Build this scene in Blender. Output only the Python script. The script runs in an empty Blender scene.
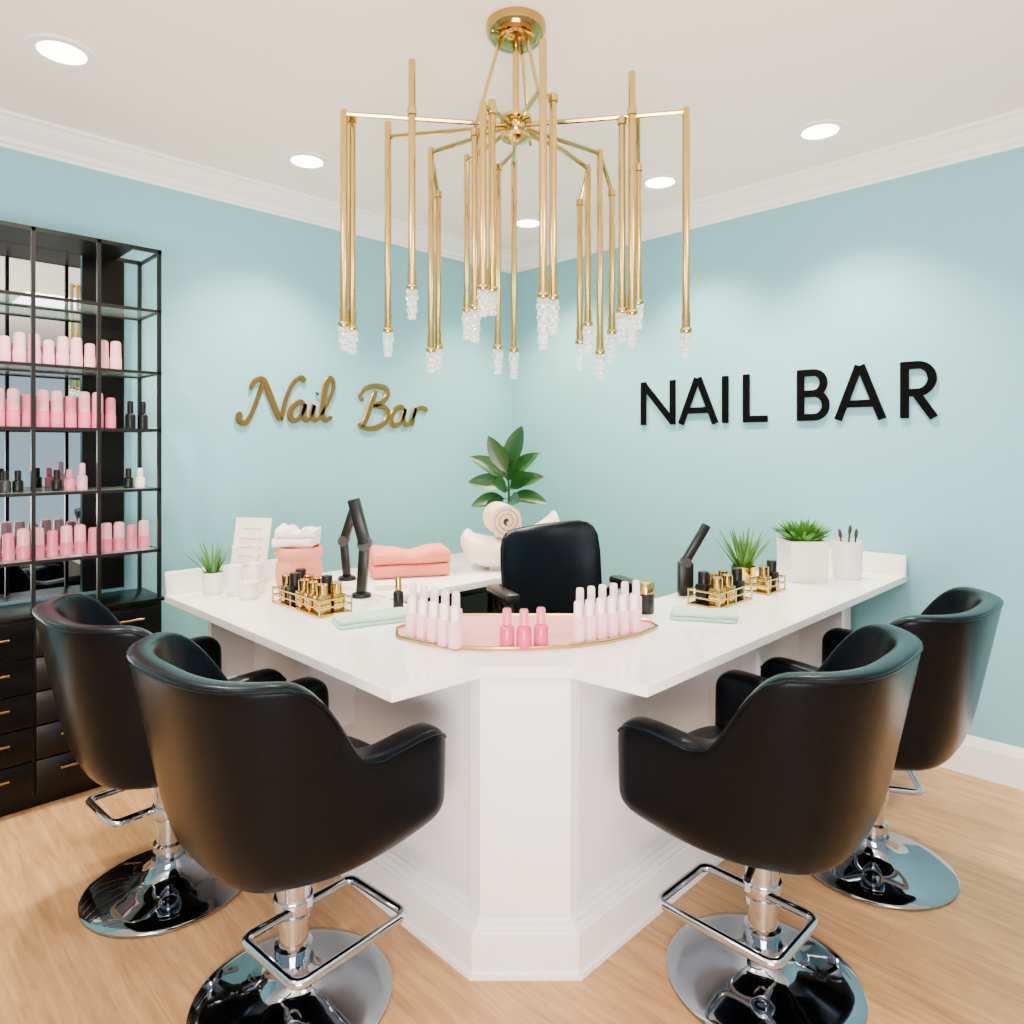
import bpy, bmesh, math, random
from mathutils import Vector, Matrix
random.seed(7)
PI=math.pi
col=bpy.context.scene.collection
F=697.0; CH=1.40; R0=3.5; HC=2.746; ZT=0.82
def W(rx,ry,z=0.0): return Vector((rx-R0,ry-R0,z))
def at(px,py,z):
    d=(CH-z)*F/(py-447.0); l=(px-512.0)*d/F
    return W((d+l)/math.sqrt(2),(d-l)/math.sqrt(2),z)
def pd(px,d,z):
    l=(px-512.0)*d/F
    return W((d+l)/math.sqrt(2),(d-l)/math.sqrt(2),z)
def lin(c):
    c=c/255.0
    return c/12.92 if c<=0.04045 else ((c+0.055)/1.055)**2.4
# ------------------------------------------------------------ materials
def mat(name,rgb,rough=0.5,metal=0.0,noise=0.06,scale=30.0,bump=0.0,trans=0.0,emit=0.0,coat=0.0,spec=0.5,alpha=1.0,stint=None):
    m=bpy.data.materials.new(name); m.use_nodes=True
    nt=m.node_tree; b=nt.nodes['Principled BSDF']
    c=(lin(rgb[0]),lin(rgb[1]),lin(rgb[2]),1)
    b.inputs['Roughness'].default_value=rough; b.inputs['Metallic'].default_value=metal
    b.inputs['Transmission Weight'].default_value=trans
    b.inputs['Coat Weight'].default_value=coat
    b.inputs['Specular IOR Level'].default_value=spec
    b.inputs['Alpha'].default_value=alpha
    if stint: b.inputs['Specular Tint'].default_value=stint+(1,)
    if emit:
        b.inputs['Emission Color'].default_value=c; b.inputs['Emission Strength'].default_value=emit
    tc=nt.nodes.new('ShaderNodeTexCoord')
    nz=nt.nodes.new('ShaderNodeTexNoise'); nz.inputs['Scale'].default_value=scale; nz.inputs['Detail'].default_value=4
    nt.links.new(tc.outputs['Object'],nz.inputs['Vector'])
    mr=nt.nodes.new('ShaderNodeMix'); mr.data_type='RGBA'
    mr.inputs[6].default_value=tuple(x*(1-noise) for x in c[:3])+(1,)
    mr.inputs[7].default_value=tuple(min(1,x*(1+noise)) for x in c[:3])+(1,)
    nt.links.new(nz.outputs['Fac'],mr.inputs[0]); nt.links.new(mr.outputs[2],b.inputs['Base Color'])
    if bump:
        bp=nt.nodes.new('ShaderNodeBump'); bp.inputs['Strength'].default_value=bump; bp.inputs['Distance'].default_value=0.002
        nt.links.new(nz.outputs['Fac'],bp.inputs['Height']); nt.links.new(bp.outputs['Normal'],b.inputs['Normal'])
    return m
M={}
M['wall']=mat('aqua_paint',(122,185,199),0.6,noise=0.02,scale=2)
M['ceil']=mat('ceiling_paint',(253,243,234),0.8,noise=0.01,scale=2)
M['trim']=mat('white_trim',(246,246,248),0.4,noise=0.01)
M['white']=mat('white_laminate',(236,238,246),0.35,noise=0.01,scale=5)
M['quartz']=mat('white_quartz',(252,251,251),0.12,noise=0.015,scale=60,coat=0.3)
M['leather']=mat('black_leather',(5,6,9),0.28,noise=0.15,scale=220,bump=0.15,spec=0.17,stint=(0.58,0.76,1.0))
M['chrome']=mat('chrome',(196,204,214),0.05,1.0,noise=0.01)
M['chrome_refl']=mat('chrome_painted_reflection',(146,154,164),0.04,1.0,noise=0.01)  # chrome colour darkened to stand in for black reflections on the bases
M['black']=mat('black_metal',(10,10,11),0.4,0.0,spec=0.3)
M['blackp']=mat('black_plastic',(8,8,10),0.35,spec=0.3)
M['blackm']=mat('matte_black_lettering',(6,6,7),0.8,spec=0.03)
M['blackwood']=mat('black_cabinet',(6,6,6),0.3,noise=0.2,scale=12,spec=0.18)
M['brass']=mat('brass',(204,176,102),0.16,1.0,noise=0.04)
M['dbrass']=mat('dark_brass',(176,144,78),0.12,1.0,noise=0.04)
M['gold']=mat('gold_lettering',(150,112,56),0.38,1.0,noise=0.1)
M['goldb']=mat('gold_cap',(214,176,98),0.18,1.0,noise=0.05)
M['mirror']=mat('mirror',(206,218,222),0.02,1.0,noise=0.01)
M['glass']=mat('pale_glass_shelf',(190,214,208),0.05,noise=0.01,alpha=0.4)
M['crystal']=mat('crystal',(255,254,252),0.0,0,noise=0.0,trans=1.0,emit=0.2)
M['pink']=mat('pink_tray',(236,160,162),0.3,noise=0.02)
M['palepink']=mat('pale_pink',(236,164,180),0.3,noise=0.03)
M['blush']=mat('blush_pink',(244,192,204),0.25,noise=0.03)
M['midpink']=mat('mid_pink',(224,108,138),0.3,noise=0.03)
M['hotpink']=mat('hot_pink',(214,56,112),0.25,noise=0.05)
M['capwhite']=mat('white_cap',(248,232,238),0.3,noise=0.01)
M['peach']=mat('peach_towel',(236,146,122),0.9,noise=0.1,scale=150,bump=0.6)
M['coral']=mat('coral_towel',(232,128,110),0.95,noise=0.1,scale=150,bump=0.6)
M['teal']=mat('mint_towel',(170,208,192),0.95,noise=0.06,scale=150,bump=0.6)
M['cotton']=mat('white_cotton',(246,238,232),0.95,noise=0.04,scale=150,bump=0.5)
M['cream']=mat('cream_towel',(240,204,176),0.95,noise=0.06,scale=150,bump=0.5)
M['cushion']=mat('cream_cushion',(246,234,222),0.5,noise=0.02)
M['ceramic']=mat('white_ceramic',(246,244,242),0.25,noise=0.01)
M['leaf']=mat('leaf_green',(26,72,26),0.35,noise=0.4,scale=12)
M['grass']=mat('grass_green',(62,116,30),0.5,noise=0.35,scale=25)
M['soil']=mat('soil',(52,38,28),0.95,noise=0.3,scale=90,bump=0.8)
M['paper']=mat('paper',(248,236,230),0.7,noise=0.01)
M['print']=mat('print',(222,176,170),0.7,noise=0.1)
M['lamp']=mat('downlight_glow',(255,246,230),0.4,emit=16.0)
M['bristle']=mat('dark_bristle',(60,42,36),0.8)
M['grey']=mat('grey_plastic',(40,41,44),0.4)
def floor_mat():
    m=bpy.data.materials.new('oak_planks'); m.use_nodes=True; nt=m.node_tree; b=nt.nodes['Principled BSDF']
    tc=nt.nodes.new('ShaderNodeTexCoord')
    mp=nt.nodes.new('ShaderNodeMapping'); mp.inputs['Rotation'].default_value=(0,0,PI/2)
    nt.links.new(tc.outputs['Object'],mp.inputs['Vector'])
    br=nt.nodes.new('ShaderNodeTexBrick')
    br.inputs['Color1'].default_value=(lin(207),lin(162),lin(110),1); br.inputs['Color2'].default_value=(lin(201),lin(155),lin(104),1)
    br.inputs['Mortar'].default_value=(lin(188),lin(143),lin(94),1)
    br.inputs['Scale'].default_value=1; br.inputs['Mortar Size'].default_value=0.0012; br.inputs['Brick Width'].default_value=1.9; br.inputs['Row Height'].default_value=0.24
    nt.links.new(mp.outputs['Vector'],br.inputs['Vector'])
    def layer(scale,sc,p0,p1,dark,src,fac):
        m2=nt.nodes.new('ShaderNodeMapping'); m2.inputs['Scale'].default_value=scale
        nt.links.new(tc.outputs['Object'],m2.inputs['Vector'])
        nz=nt.nodes.new('ShaderNodeTexNoise'); nz.inputs['Scale'].default_value=sc; nz.inputs['Detail'].default_value=10; nz.inputs['Roughness'].default_value=0.7; nz.inputs['Distortion'].default_value=0.8
        nt.links.new(m2.outputs['Vector'],nz.inputs['Vector'])
        rp=nt.nodes.new('ShaderNodeValToRGB'); rp.color_ramp.elements[0].position=p0; rp.color_ramp.elements[0].color=dark
        rp.color_ramp.elements[1].position=p1; rp.color_ramp.elements[1].color=(1.08,1.08,1.08,1)
        nt.links.new(nz.outputs['Fac'],rp.inputs['Fac'])
        mx=nt.nodes.new('ShaderNodeMix'); mx.data_type='RGBA'; mx.blend_type='MULTIPLY'; mx.inputs[0].default_value=fac
        nt.links.new(src,mx.inputs[6]); nt.links.new(rp.outputs['Color'],mx.inputs[7]); return mx.outputs[2]
    c=layer((24,1.5,1),1.6,0.34,0.64,(0.54,0.47,0.41,1),br.outputs['Color'],0.75)
    c=layer((3.2,1.6,1),1.8,0.36,0.64,(0.78,0.73,0.69,1),c,0.75)
    nt.links.new(c,b.inputs['Base Color']); b.inputs['Roughness'].default_value=0.38
    return m
M['floor']=floor_mat()
# ------------------------------------------------------------ mesh builder
class MB:
    def __init__(s): s.bm=bmesh.new()
    def box(s,c,size,rot=None,bev=0.0,seg=2):
        m=Matrix.Translation(Vector(c))
        if rot is not None: m=m@rot
        m=m@Matrix.Diagonal((size[0],size[1],size[2],1))
        g=bmesh.ops.create_cube(s.bm,size=1,matrix=m)
        if bev>0:
            es=set()
            for v in g['verts']: es.update(v.link_edges)
            bmesh.ops.bevel(s.bm,geom=list(es),offset=bev,segments=seg,affect='EDGES',profile=0.5)
        return s
    def loft(s,rings,closed=True,cap=True,loop=False):
        vs=[[s.bm.verts.new(p) for p in r] for r in rings]
        n=len(rings[0]); k=len(rings)
        for i in range(k if loop else k-1):
            a=vs[i]; b=vs[(i+1)%k]
            for j in range(n if closed else n-1):
                try: s.bm.faces.new((a[j],a[(j+1)%n],b[(j+1)%n],b[j]))
                except ValueError: pass
        if cap and not loop and closed:
            s.bm.faces.new(vs[0][::-1]); s.bm.faces.new(vs[-1])
        return s
    def cyl(s,p0,p1,r0,r1=None,seg=16):
        return s.tube([p0,p1],[r0,r0 if r1 is None else r1],seg)
    def tube(s,pts,r,seg=10,loop=False):
        pts=[Vector(p) for p in pts]; n=len(pts)
        rr=r if isinstance(r,(list,tuple)) else [r]*n
        rings=[]; up=None
        for i,p in enumerate(pts):
            if loop: t=(pts[(i+1)%n]-pts[i-1])
            else: t=pts[min(i+1,n-1)]-pts[max(i-1,0)]
            t.normalize()
            if up is None:
                up=Vector((0,0,1)) if abs(t.z)<0.9 else Vector((1,0,0))
            x=up-t*up.dot(t)
            if x.length<1e-5: x=t.orthogonal()
            x.normalize(); up=x; y=t.cross(x)
            rings.append([p+(x*math.cos(2*PI*j/seg)+y*math.sin(2*PI*j/seg))*rr[i] for j in range(seg)])
        return s.loft(rings,loop=loop)
    def lathe(s,prof,seg=32,c=(0,0,0),loop=False):
        c=Vector(c)
        rings=[[c+Vector((max(r,1e-4)*math.cos(2*PI*j/seg),max(r,1e-4)*math.sin(2*PI*j/seg),z)) for j in range(seg)] for r,z in prof]
        return s.loft(rings,loop=loop)
    def prism(s,poly,z0,z1,f=None):
        f=f or (lambda x,y,z:(x,y,z))
        return s.loft([[f(x,y,z0) for x,y in poly],[f(x,y,z1) for x,y in poly]])
    def ell(s,c,r,u=16,v=10,rot=None):
        m=Matrix.Translation(Vector(c))
        if rot is not None: m=m@rot
        m=m@Matrix.Diagonal((r[0],r[1],r[2],1))
        bmesh.ops.create_uvsphere(s.bm,u_segments=u,v_segments=v,radius=1,matrix=m); return s
    def super(s,levels,n=3.0,seg=40):
        rings=[]
        for z,sx,sy,cx,cy in levels:
            ring=[]
            for j in range(seg):
                t=2*PI*j/seg; ct,st=math.cos(t),math.sin(t)
                ring.append(Vector((cx+sx*math.copysign(abs(ct)**(2/n),ct),cy+sy*math.copysign(abs(st)**(2/n),st),z)))
            rings.append(ring)
        return s.loft(rings)
    def ribbon(s,pts,t,z0,z1,f,closed=False):
        pts=[Vector((p[0],p[1])) for p in pts]; n=len(pts); L=[];Rr=[]
        for i in range(n):
            a=pts[i]-pts[i-1] if i>0 else pts[1]-pts[0]
            b=pts[i+1]-pts[i] if i<n-1 else pts[n-1]-pts[n-2]
            a.normalize(); b.normalize(); na=Vector((-a.y,a.x)); nb=Vector((-b.y,b.x))
            m=na+nb; m.normalize(); k=1/max(0.4,m.dot(na))
            L.append(pts[i]+m*k*t/2); Rr.append(pts[i]-m*k*t/2)
        rings=[[Vector(f(L[i].x,L[i].y,z0)),Vector(f(Rr[i].x,Rr[i].y,z0)),Vector(f(Rr[i].x,Rr[i].y,z1)),Vector(f(L[i].x,L[i].y,z1))] for i in range(n)]
        return s.loft(rings)
    def blade(s,base,d,L,w,droop=0.3,seg=6,fold=0.15,shape='leaf',N=None):
        base=Vector(base); d=Vector(d).normalized(); side=d.cross(Vector(N) if N else Vector((0,0,1)))
        if side.length<1e-3: side=Vector((1,0,0))
        side.normalize(); rings=[]; p=base.copy(); dd=d.copy()
        for i in range(seg+1):
            t=i/seg
            if shape=='leaf': ww=w*(math.sin(PI*min(1,0.06+t*0.94))**0.7)+0.0006
            elif shape=='broad': ww=(w*(math.sin(PI*((t-0.12)/0.88)**0.85)**0.75) if t>0.13 else 0.006)+0.001
            else: ww=w*((1-t)**0.7)+0.0006
            nn=side.cross(dd).normalized()
            rings.append([p-side*ww/2+nn*fold*ww,p-side*ww*0.25+nn*fold*ww*0.3,p.copy(),p+side*ww*0.25+nn*fold*ww*0.3,p+side*ww/2+nn*fold*ww])
            dd=(dd+Vector((0,0,-droop/seg))).normalized(); p=p+dd*(L/seg)
        return s.loft(rings,closed=False,cap=False)
    def build(s,name,m,parent=None,smooth=True,loc=None,rz=0.0,sub=0,ang=40):
        bmesh.ops.recalc_face_normals(s.bm,faces=s.bm.faces)
        me=bpy.data.meshes.new(name); s.bm.to_mesh(me); s.bm.free()
        me.materials.append(m)
        if smooth:
            for p in me.polygons: p.use_smooth=True
            me.set_sharp_from_angle(angle=math.radians(ang))
        o=bpy.data.objects.new(name,me); col.objects.link(o)
        if parent is not None: o.parent=parent
        if loc is not None: o.location=loc
        o.rotation_euler[2]=rz
        if sub:
            md=o.modifiers.new('smooth','SUBSURF'); md.levels=sub; md.render_levels=sub
        return o
def tag(o,label=None,cat=None,group=None,kind=None):
    if label: o['label']=label
    if cat: o['category']=cat
    if group: o['group']=group
    if kind: o['kind']=kind
    return o
def thing(name,label,cat,loc=(0,0,0),rz=0.0,group=None):
    o=bpy.data.objects.new(name,None); col.objects.link(o); o.empty_display_size=0.05
    o.location=loc; o.rotation_euler[2]=rz
    return tag(o,label,cat,group)
def copytree(o,parent=None):
    c=o.copy(); col.objects.link(c); c.parent=parent
    for ch in list(o.children): copytree(ch,c)
    return c
protos={}
def place(key,maker,loc,rz,label,cat,group=None):
    if key in protos: r=copytree(protos[key])
    else: r=maker(); protos[key]=r
    r.location=loc; r.rotation_euler[2]=rz
    if 'group' in r: del r['group']
    return tag(r,label,cat,group)
def struct(o): o['kind']='structure'; return o
ORD=['first','second','third','fourth','fifth','sixth','seventh','eighth','ninth','tenth','eleventh','twelfth','thirteenth']
CAMRZ=-PI/4
# ------------------------------------------------------------ room
E=7.5
struct(MB().box((-E/2+0.05,-E/2+0.05,-0.05),(E+0.1,E+0.1,0.1)).build('floor',M['floor'],smooth=False))
struct(MB().box((-E/2+0.05,-E/2+0.05,HC+0.05),(E+0.1,E+0.1,0.1)).build('ceiling',M['ceil'],smooth=False))
struct(MB().box((-E/2+0.05,0.05,HC/2),(E+0.1,0.1,HC)).build('wall_left',M['wall'],smooth=False))
struct(MB().box((0.05,-E/2,HC/2),(0.1,E,HC)).build('wall_right',M['wall'],smooth=False))
crown=[(0,0),(0.105,0),(0.105,-0.014),(0.09,-0.02),(0.075,-0.04),(0.05,-0.066),(0.03,-0.078),(0.026,-0.098),(0.014,-0.104),(0.012,-0.118),(0,-0.118)]
base=[(0,0),(0.018,0),(0.018,0.125),(0.013,0.135),(0.010,0.155),(0.004,0.165),(0,0.165)]
def sweep(name,prof,z):
    mb=MB(); mb.loft([[Vector((-E,-a,z+b)) for a,b in prof],[Vector((-a,-a,z+b)) for a,b in prof]])
    struct(mb.build(name[0],M['trim'],ang=25))
    mb=MB(); mb.loft([[Vector((-a,-a,z+b)) for a,b in prof],[Vector((-a,-E,z+b)) for a,b in prof]])
    struct(mb.build(name[1],M['trim'],ang=25))
sweep(('trim_1','trim_2'),crown,HC)
sweep(('baseboard_left','baseboard_right'),base,0)
# ------------------------------------------------------------ counter
top=[(0.97,2.9),(0.97,1.375),(1.235,1.355),(1.405,1.183),(1.43,0.965),(3.495,0.965),(3.495,1.5),(1.92,1.5),(1.55,1.87),(1.55,2.9)]
def wpoly(p): return [(x-R0,y-R0) for x,y in p]
o=MB().prism(wpoly(top),ZT-0.03,ZT).build('worktop',M['quartz'],None,smooth=False)
tag(o,'white stone worktop of the angled manicure bar','worktop')
bv=o.modifiers.new('bevel','BEVEL'); bv.width=0.003; bv.segments=2
o=MB().box((0,0,0.045),(0.58,0.022,0.09),bev=0.003).build('backsplash',M['quartz'],None,loc=W(1.26,2.888,ZT)); tag(o,'low white stone upstand at far end of the left arm','backsplash')
o=MB().box((0,0,0.045),(0.022,0.535,0.09),bev=0.003).build('backsplash',M['quartz'],None,loc=W(3.482,1.2325,ZT)); tag(o,'low white stone upstand against the right wall','backsplash')
cb=thing('bar_counter','white panelled bar counter under the worktop with an angled front post','counter')
A1=(1.25,1.364); A2=(1.414,1.20)
bp=[(1.25,2.88),A1,A2,(3.47,1.20),(3.47,1.42),(1.52,1.42),(1.47,1.47),(1.47,2.88)]
MB().prism(wpoly(bp),0,ZT-0.03).build('body',M['white'],cb,smooth=False)
def offs(d,dp_=None):
    dp_=d if dp_ is None else dp_
    S=A1[0]+A1[1]-dp_*math.sqrt(2)
    return [(1.25-d,2.88),(1.25-d,S-(1.25-d)),(S-(1.20-d),1.20-d),(3.47,1.20-d),(3.47,1.21),(1.43,1.21),(1.26,1.38),(1.26,2.88)]
mb=MB()
for d,p_,z0,z1 in ((0.036,0.020,0,0.014),(0.028,0.014,0.014,0.118),(0.022,0.011,0.118,0.130),(0.015,0.008,0.130,0.150),(0.009,0.005,0.150,0.166)): mb.prism(wpoly(offs(d,p_)),z0,z1)
mb.build('baseboard',M['trim'],cb,smooth=False)
mb=MB(); mb.prism(wpoly([(1.242,1.40),(1.242,1.3605),(1.4105,1.192),(1.45,1.192),(1.45,1.203),(1.4165,1.203),(1.253,1.3665),(1.253,1.40)]),0.166,ZT-0.03)
mb.build('corner_post',M['trim'],cb,smooth=False)
def bracket(horizontal,p):
    mb=MB(); prof=[(0,0.79),(0.17,0.79),(0.17,0.50),(0,0.50)]
    if horizontal: f=lambda u,v,w: W(1.25-u,p+w,v)
    else: f=lambda u,v,w: W(p+w,1.20-u,v)
    mb.prism(prof,0,0.03,lambda x,y,z:f(x,y,z)); mb.build('bracket',M['white'],cb,smooth=False)
for p in (1.975,2.72): bracket(True,p)
for p in (2.14,2.88): bracket(False,p)
# inner desk
dk=thing('manicure_desk','white topped inner desk with dark front behind the bar','desk',W(2.155,2.565,0))
MB().box((0,0,ZT-0.015),(1.18,0.67,0.03),bev=0.003).build('desk_top',M['quartz'],dk)
MB().box((0,0.03,0.395),(1.12,0.56,0.79),bev=0.004).build('body',M['blackwood'],dk)
for s in (-0.28,0.28):
    d_=MB().box((s,-0.26,0.42),(0.53,0.02,0.66),bev=0.003).build('door',M['blackwood'],dk)
    MB().cyl((s+(0.2 if s<0 else -0.2),-0.285,0.5),(s+(0.2 if s<0 else -0.2),-0.285,0.66),0.005).build('handle',M['brass'],d_)
# ------------------------------------------------------------ bar chair
def smooth01(x):
    x=max(0,min(1,x)); return x*x*(3-2*x)
def sg_(v,p): return math.copysign(abs(v)**p,v)
def bar_chair():
    root=thing('bar_chair','','chair')
    a,b,n=0.258,0.25,3.2
    dense=[]
    for i in range(601):
        t=PI/2*(1-i/600); dense.append(Vector((a*max(0,math.cos(t))**(2/n),-b*max(0,math.sin(t))**(2/n))))
    acc=[0]
    for i in range(1,len(dense)): acc.append(acc[-1]+(dense[i]-dense[i-1]).length)
    half=[]; N=16
    for k in range(N+1):
        s=acc[-1]*k/N; j=min(range(len(acc)),key=lambda q_:abs(acc[q_]-s)); half.append((dense[j].x,dense[j].y,0.0))
    Rr=0.055; ye=0.26
    for k in range(1,5): half.append((a,(ye-Rr)*k/4,0.0))
    for ph in (22,42,60,75,86): half.append((a,ye-Rr+Rr*math.sin(math.radians(ph)),math.radians(ph)))
    full=[(-x,y,p) for x,y,p in half[::-1]][:-1]+half
    rings=[]
    for i,(x,y,p) in enumerate(full):
        q0=full[max(0,i-1)]; q1=full[min(len(full)-1,i+1)]
        t=Vector((q1[0]-q0[0],q1[1]-q0[1])); t.normalize(); nx,ny=t.y,-t.x
        s=smooth01((0.03-y)/0.20)
        zt=0.690+0.230*s+0.016*smooth01((y)/0.2); zb=0.425+0.035*smooth01((y-0.06)/0.2)
        T=0.082-0.022*s
        if p>0:
            zt-=Rr*(1-math.cos(p)); zb+=Rr*(1-math.cos(p)); T*=max(0.5,math.cos(p)**0.35)
        lean=0.03+0.17*s; h=T/2; ring=[]
        pts=[]
        for k in range(9):
            an=PI*k/8; pts.append((h*sg_(math.cos(an),0.6),zt-h+h*sg_(math.sin(an),0.6)))
        for k in range(1,6): pts.append((-h,(zt-h)+((zb+h)-(zt-h))*k/6))
        for k in range(9):
            an=PI+PI*k/8; pts.append((h*sg_(math.cos(an),0.7),zb+h+h*sg_(math.sin(an),0.7)))
        for k in range(1,6): pts.append((h,(zb+h)+((zt-h)-(zb+h))*k/6))
        for o_,z in pts:
            oo=o_+lean*(z-(0.50+0.06*s))
            if z<0.50: oo-=0.035*((0.50-z)/0.08)**2
            ring.append(Vector((x+nx*oo,y+ny*oo,z)))
        rings.append(ring)
    pip=[r[1].lerp(r[2],0.3) for r in rings[2:-2]]
    mb=MB(); mb.loft(rings); mb.build('tub_shell',M['leather'],root,sub=1,ang=80)
    mb=MB(); mb.tube(pip,0.0042,6); mb.build('piping',M['leather'],root)
    mb=MB(); mb.super([(0.398,0.12,0.12,0,0.01),(0.400,0.18,0.175,0,0.01),(0.412,0.205,0.2,0,0.01),(0.43,0.218,0.21,0,0.015),(0.47,0.225,0.215,0,0.015),(0.485,0.22,0.21,0,0.015)],n=2.8)
    mb.build('seat_pan',M['leather'],root)
    mb=MB(); mb.super([(0.478,0.19,0.19,0,0.04),(0.48,0.212,0.212,0,0.04),(0.50,0.220,0.222,0,0.04),(0.54,0.218,0.22,0,0.04),(0.562,0.206,0.208,0,0.04),(0.571,0.17,0.17,0,0.04),(0.574,0.1,0.1,0,0.04)],n=3.2)
    mb.build('seat_cushion',M['leather'],root)
    mb=MB(); mb.lathe([(0,0),(0.242,0),(0.248,0.004),(0.248,0.010),(0.241,0.016),(0.20,0.025),(0.14,0.034),(0.09,0.046),(0.064,0.064),(0.054,0.085),(0.05,0.10),(0,0.10)],56)
    mb.build('base',M['chrome_refl'],root)
    mb=MB(); mb.lathe([(0,0.095),(0.042,0.095),(0.042,0.12),(0.047,0.123),(0.047,0.142),(0.037,0.147),(0.037,0.20),(0.043,0.203),(0.043,0.372),(0.036,0.376),(0.05,0.382),(0.052,0.402),(0,0.402)],28)
    mb.build('pole',M['chrome'],root)
    def rr(x0,x1,y0,y1,r,z):
        pts=[]
        for cx,cy,a0 in ((x1-r,y1-r,0),(x0+r,y1-r,90),(x0+r,y0+r,180),(x1-r,y0+r,270)):
            for k in range(5):
                an=math.radians(a0+90*k/4); pts.append((cx+r*math.cos(an),cy+r*math.sin(an),z))
        return pts
    mb=MB(); mb.tube(rr(-0.155,0.155,0.03,0.255,0.025,0.245),0.0115,10,loop=True)
    mb.lathe([(0,0.225),(0.048,0.225),(0.05,0.23),(0.05,0.26),(0.048,0.265),(0,0.265)],24)
    mb.build('footrest',M['chrome'],root)
    lv=MB(); lv.tube([(-0.03,-0.01,0.372),(-0.09,-0.02,0.37),(-0.13,-0.03,0.355)],0.005,8); lv.cyl((-0.125,-0.029,0.357),(-0.165,-0.036,0.348),0.009,0.008); lv.build('lever',M['black'],root)
    return root
G='black bucket chairs around the bar'
def foot(r,deg):
    for c in r.children:
        if c.name.startswith('footrest'): c.rotation_euler[2]=math.radians(deg)
foot(place('bc',bar_chair,W(0.86,1.645),-PI/2+0.05,'black leather bucket chair on chrome pedestal, nearest on the left side of the bar','chair',G),-88)
foot(place('bc',bar_chair,W(1.765,0.832),0.02,'black leather bucket chair on chrome pedestal, nearest on the right side of the bar','chair',G),88)
foot(place('bc',bar_chair,W(0.80,2.35),-PI/2-0.02,'black leather bucket chair standing beside the black drawer cabinet','chair',G),95)
foot(place('bc',bar_chair,W(2.515,0.80),0.0,'black leather bucket chair standing nearest the right wall baseboard','chair',G),-62)
# task chair
tcr=thing('task_chair','black office chair with padded back inside the bar by inner desk','chair',W(2.075,1.745),math.radians(157))
mb=MB(); mb.super([(0.44,0.2,0.2,0,0),(0.445,0.225,0.225,0,0),(0.47,0.235,0.235,0,0),(0.505,0.23,0.23,0,0),(0.52,0.2,0.2,0,0),(0.525,0.1,0.1,0,0)],n=3.2); mb.build('seat',M['leather'],tcr)
mb=MB(); rings=[]
for t,w,th in ((0,0.15,0.02),(0.03,0.19,0.05),(0.1,0.21,0.062),(0.3,0.222,0.062),(0.45,0.226,0.058),(0.52,0.222,0.052),(0.555,0.208,0.044),(0.573,0.19,0.034),(0.583,0.16,0.018)):
    ring=[]
    for j in range(32):
        an=2*PI*j/32; c_,s_=math.cos(an),math.sin(an)
        x=w*math.copysign(abs(c_)**0.36,c_); y=th/2*math.copysign(abs(s_)**0.8,s_)
        ring.append(Vector((x,-0.195-0.16*t+1.6*x*x+y,0.49+t-0.09*x)))
    rings.append(ring)
mb.loft(rings); mb.build('backrest',M['leather'],tcr,ang=80)
for s in (-1,1):
    mb=MB(); mb.tube([(s*0.2,0.06,0.47),(s*0.262,0.06,0.50),(s*0.276,0.05,0.74),(s*0.274,0.02,0.82),(s*0.27,-0.1,0.832),(s*0.235,-0.18,0.77)],0.018,10)
    mb.box((s*0.274,-0.04,0.845),(0.062,0.22,0.036),bev=0.014); mb.build('armrest',M['blackp'],tcr)
MB().lathe([(0,0.07),(0.03,0.07),(0.03,0.28),(0.02,0.285),(0.02,0.42),(0.08,0.43),(0.08,0.445),(0,0.445)],20).build('pole',M['chrome'],tcr)
bs=MB()
for k in range(5):
    an=2*PI*k/5; bs.tube([(0,0,0.1),(0.12*math.cos(an),0.12*math.sin(an),0.09),(0.25*math.cos(an),0.25*math.sin(an),0.062)],[0.022,0.018,0.012],8)
bs=bs.build('base',M['blackp'],tcr)
for k in range(5):
    an=2*PI*k/5; c_=Vector((0.25*math.cos(an),0.25*math.sin(an),0.028)); tn=Vector((-math.sin(an),math.cos(an),0))
    MB().cyl(c_-tn*0.02,c_+tn*0.02,0.028,seg=18).build('caster',M['blackp'],bs)
# ------------------------------------------------------------ chandelier
HB=pd(516,2.22,2.41)
ch=thing('chandelier','brass chandelier of hanging tubes with crystal tips','chandelier',(HB.x,HB.y,HC))
def L(v): return Vector(v)-ch.location
MB().lathe([(0,0),(0.092,0),(0.096,-0.004),(0.096,-0.018),(0.092,-0.036),(0.08,-0.052),(0.06,-0.063),(0.034,-0.069),(0,-0.071)],40).build('canopy',M['dbrass'],ch)
mb=MB(); mb.cyl((0,0,-0.05),(0,0,-0.36),0.011,seg=14)
for a_ in (0.4,2.5,4.6): mb.cyl((0.05*math.cos(a_),0.05*math.sin(a_),-0.05),(0.13*math.cos(a_),0.13*math.sin(a_),-0.335),0.006,seg=8)
mb.build('stem',M['brass'],ch)
mb=MB(); mb.ell((0,0,-0.33),(0.036,0.036,0.036)); mb.lathe([(0,-0.295),(0.05,-0.295),(0.05,-0.307),(0.02,-0.313),(0,-0.313)],24); mb.lathe([(0,-0.355),(0.045,-0.355),(0.045,-0.367),(0.015,-0.38),(0,-0.38)],24); mb.build('hub',M['brass'],ch)
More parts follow.
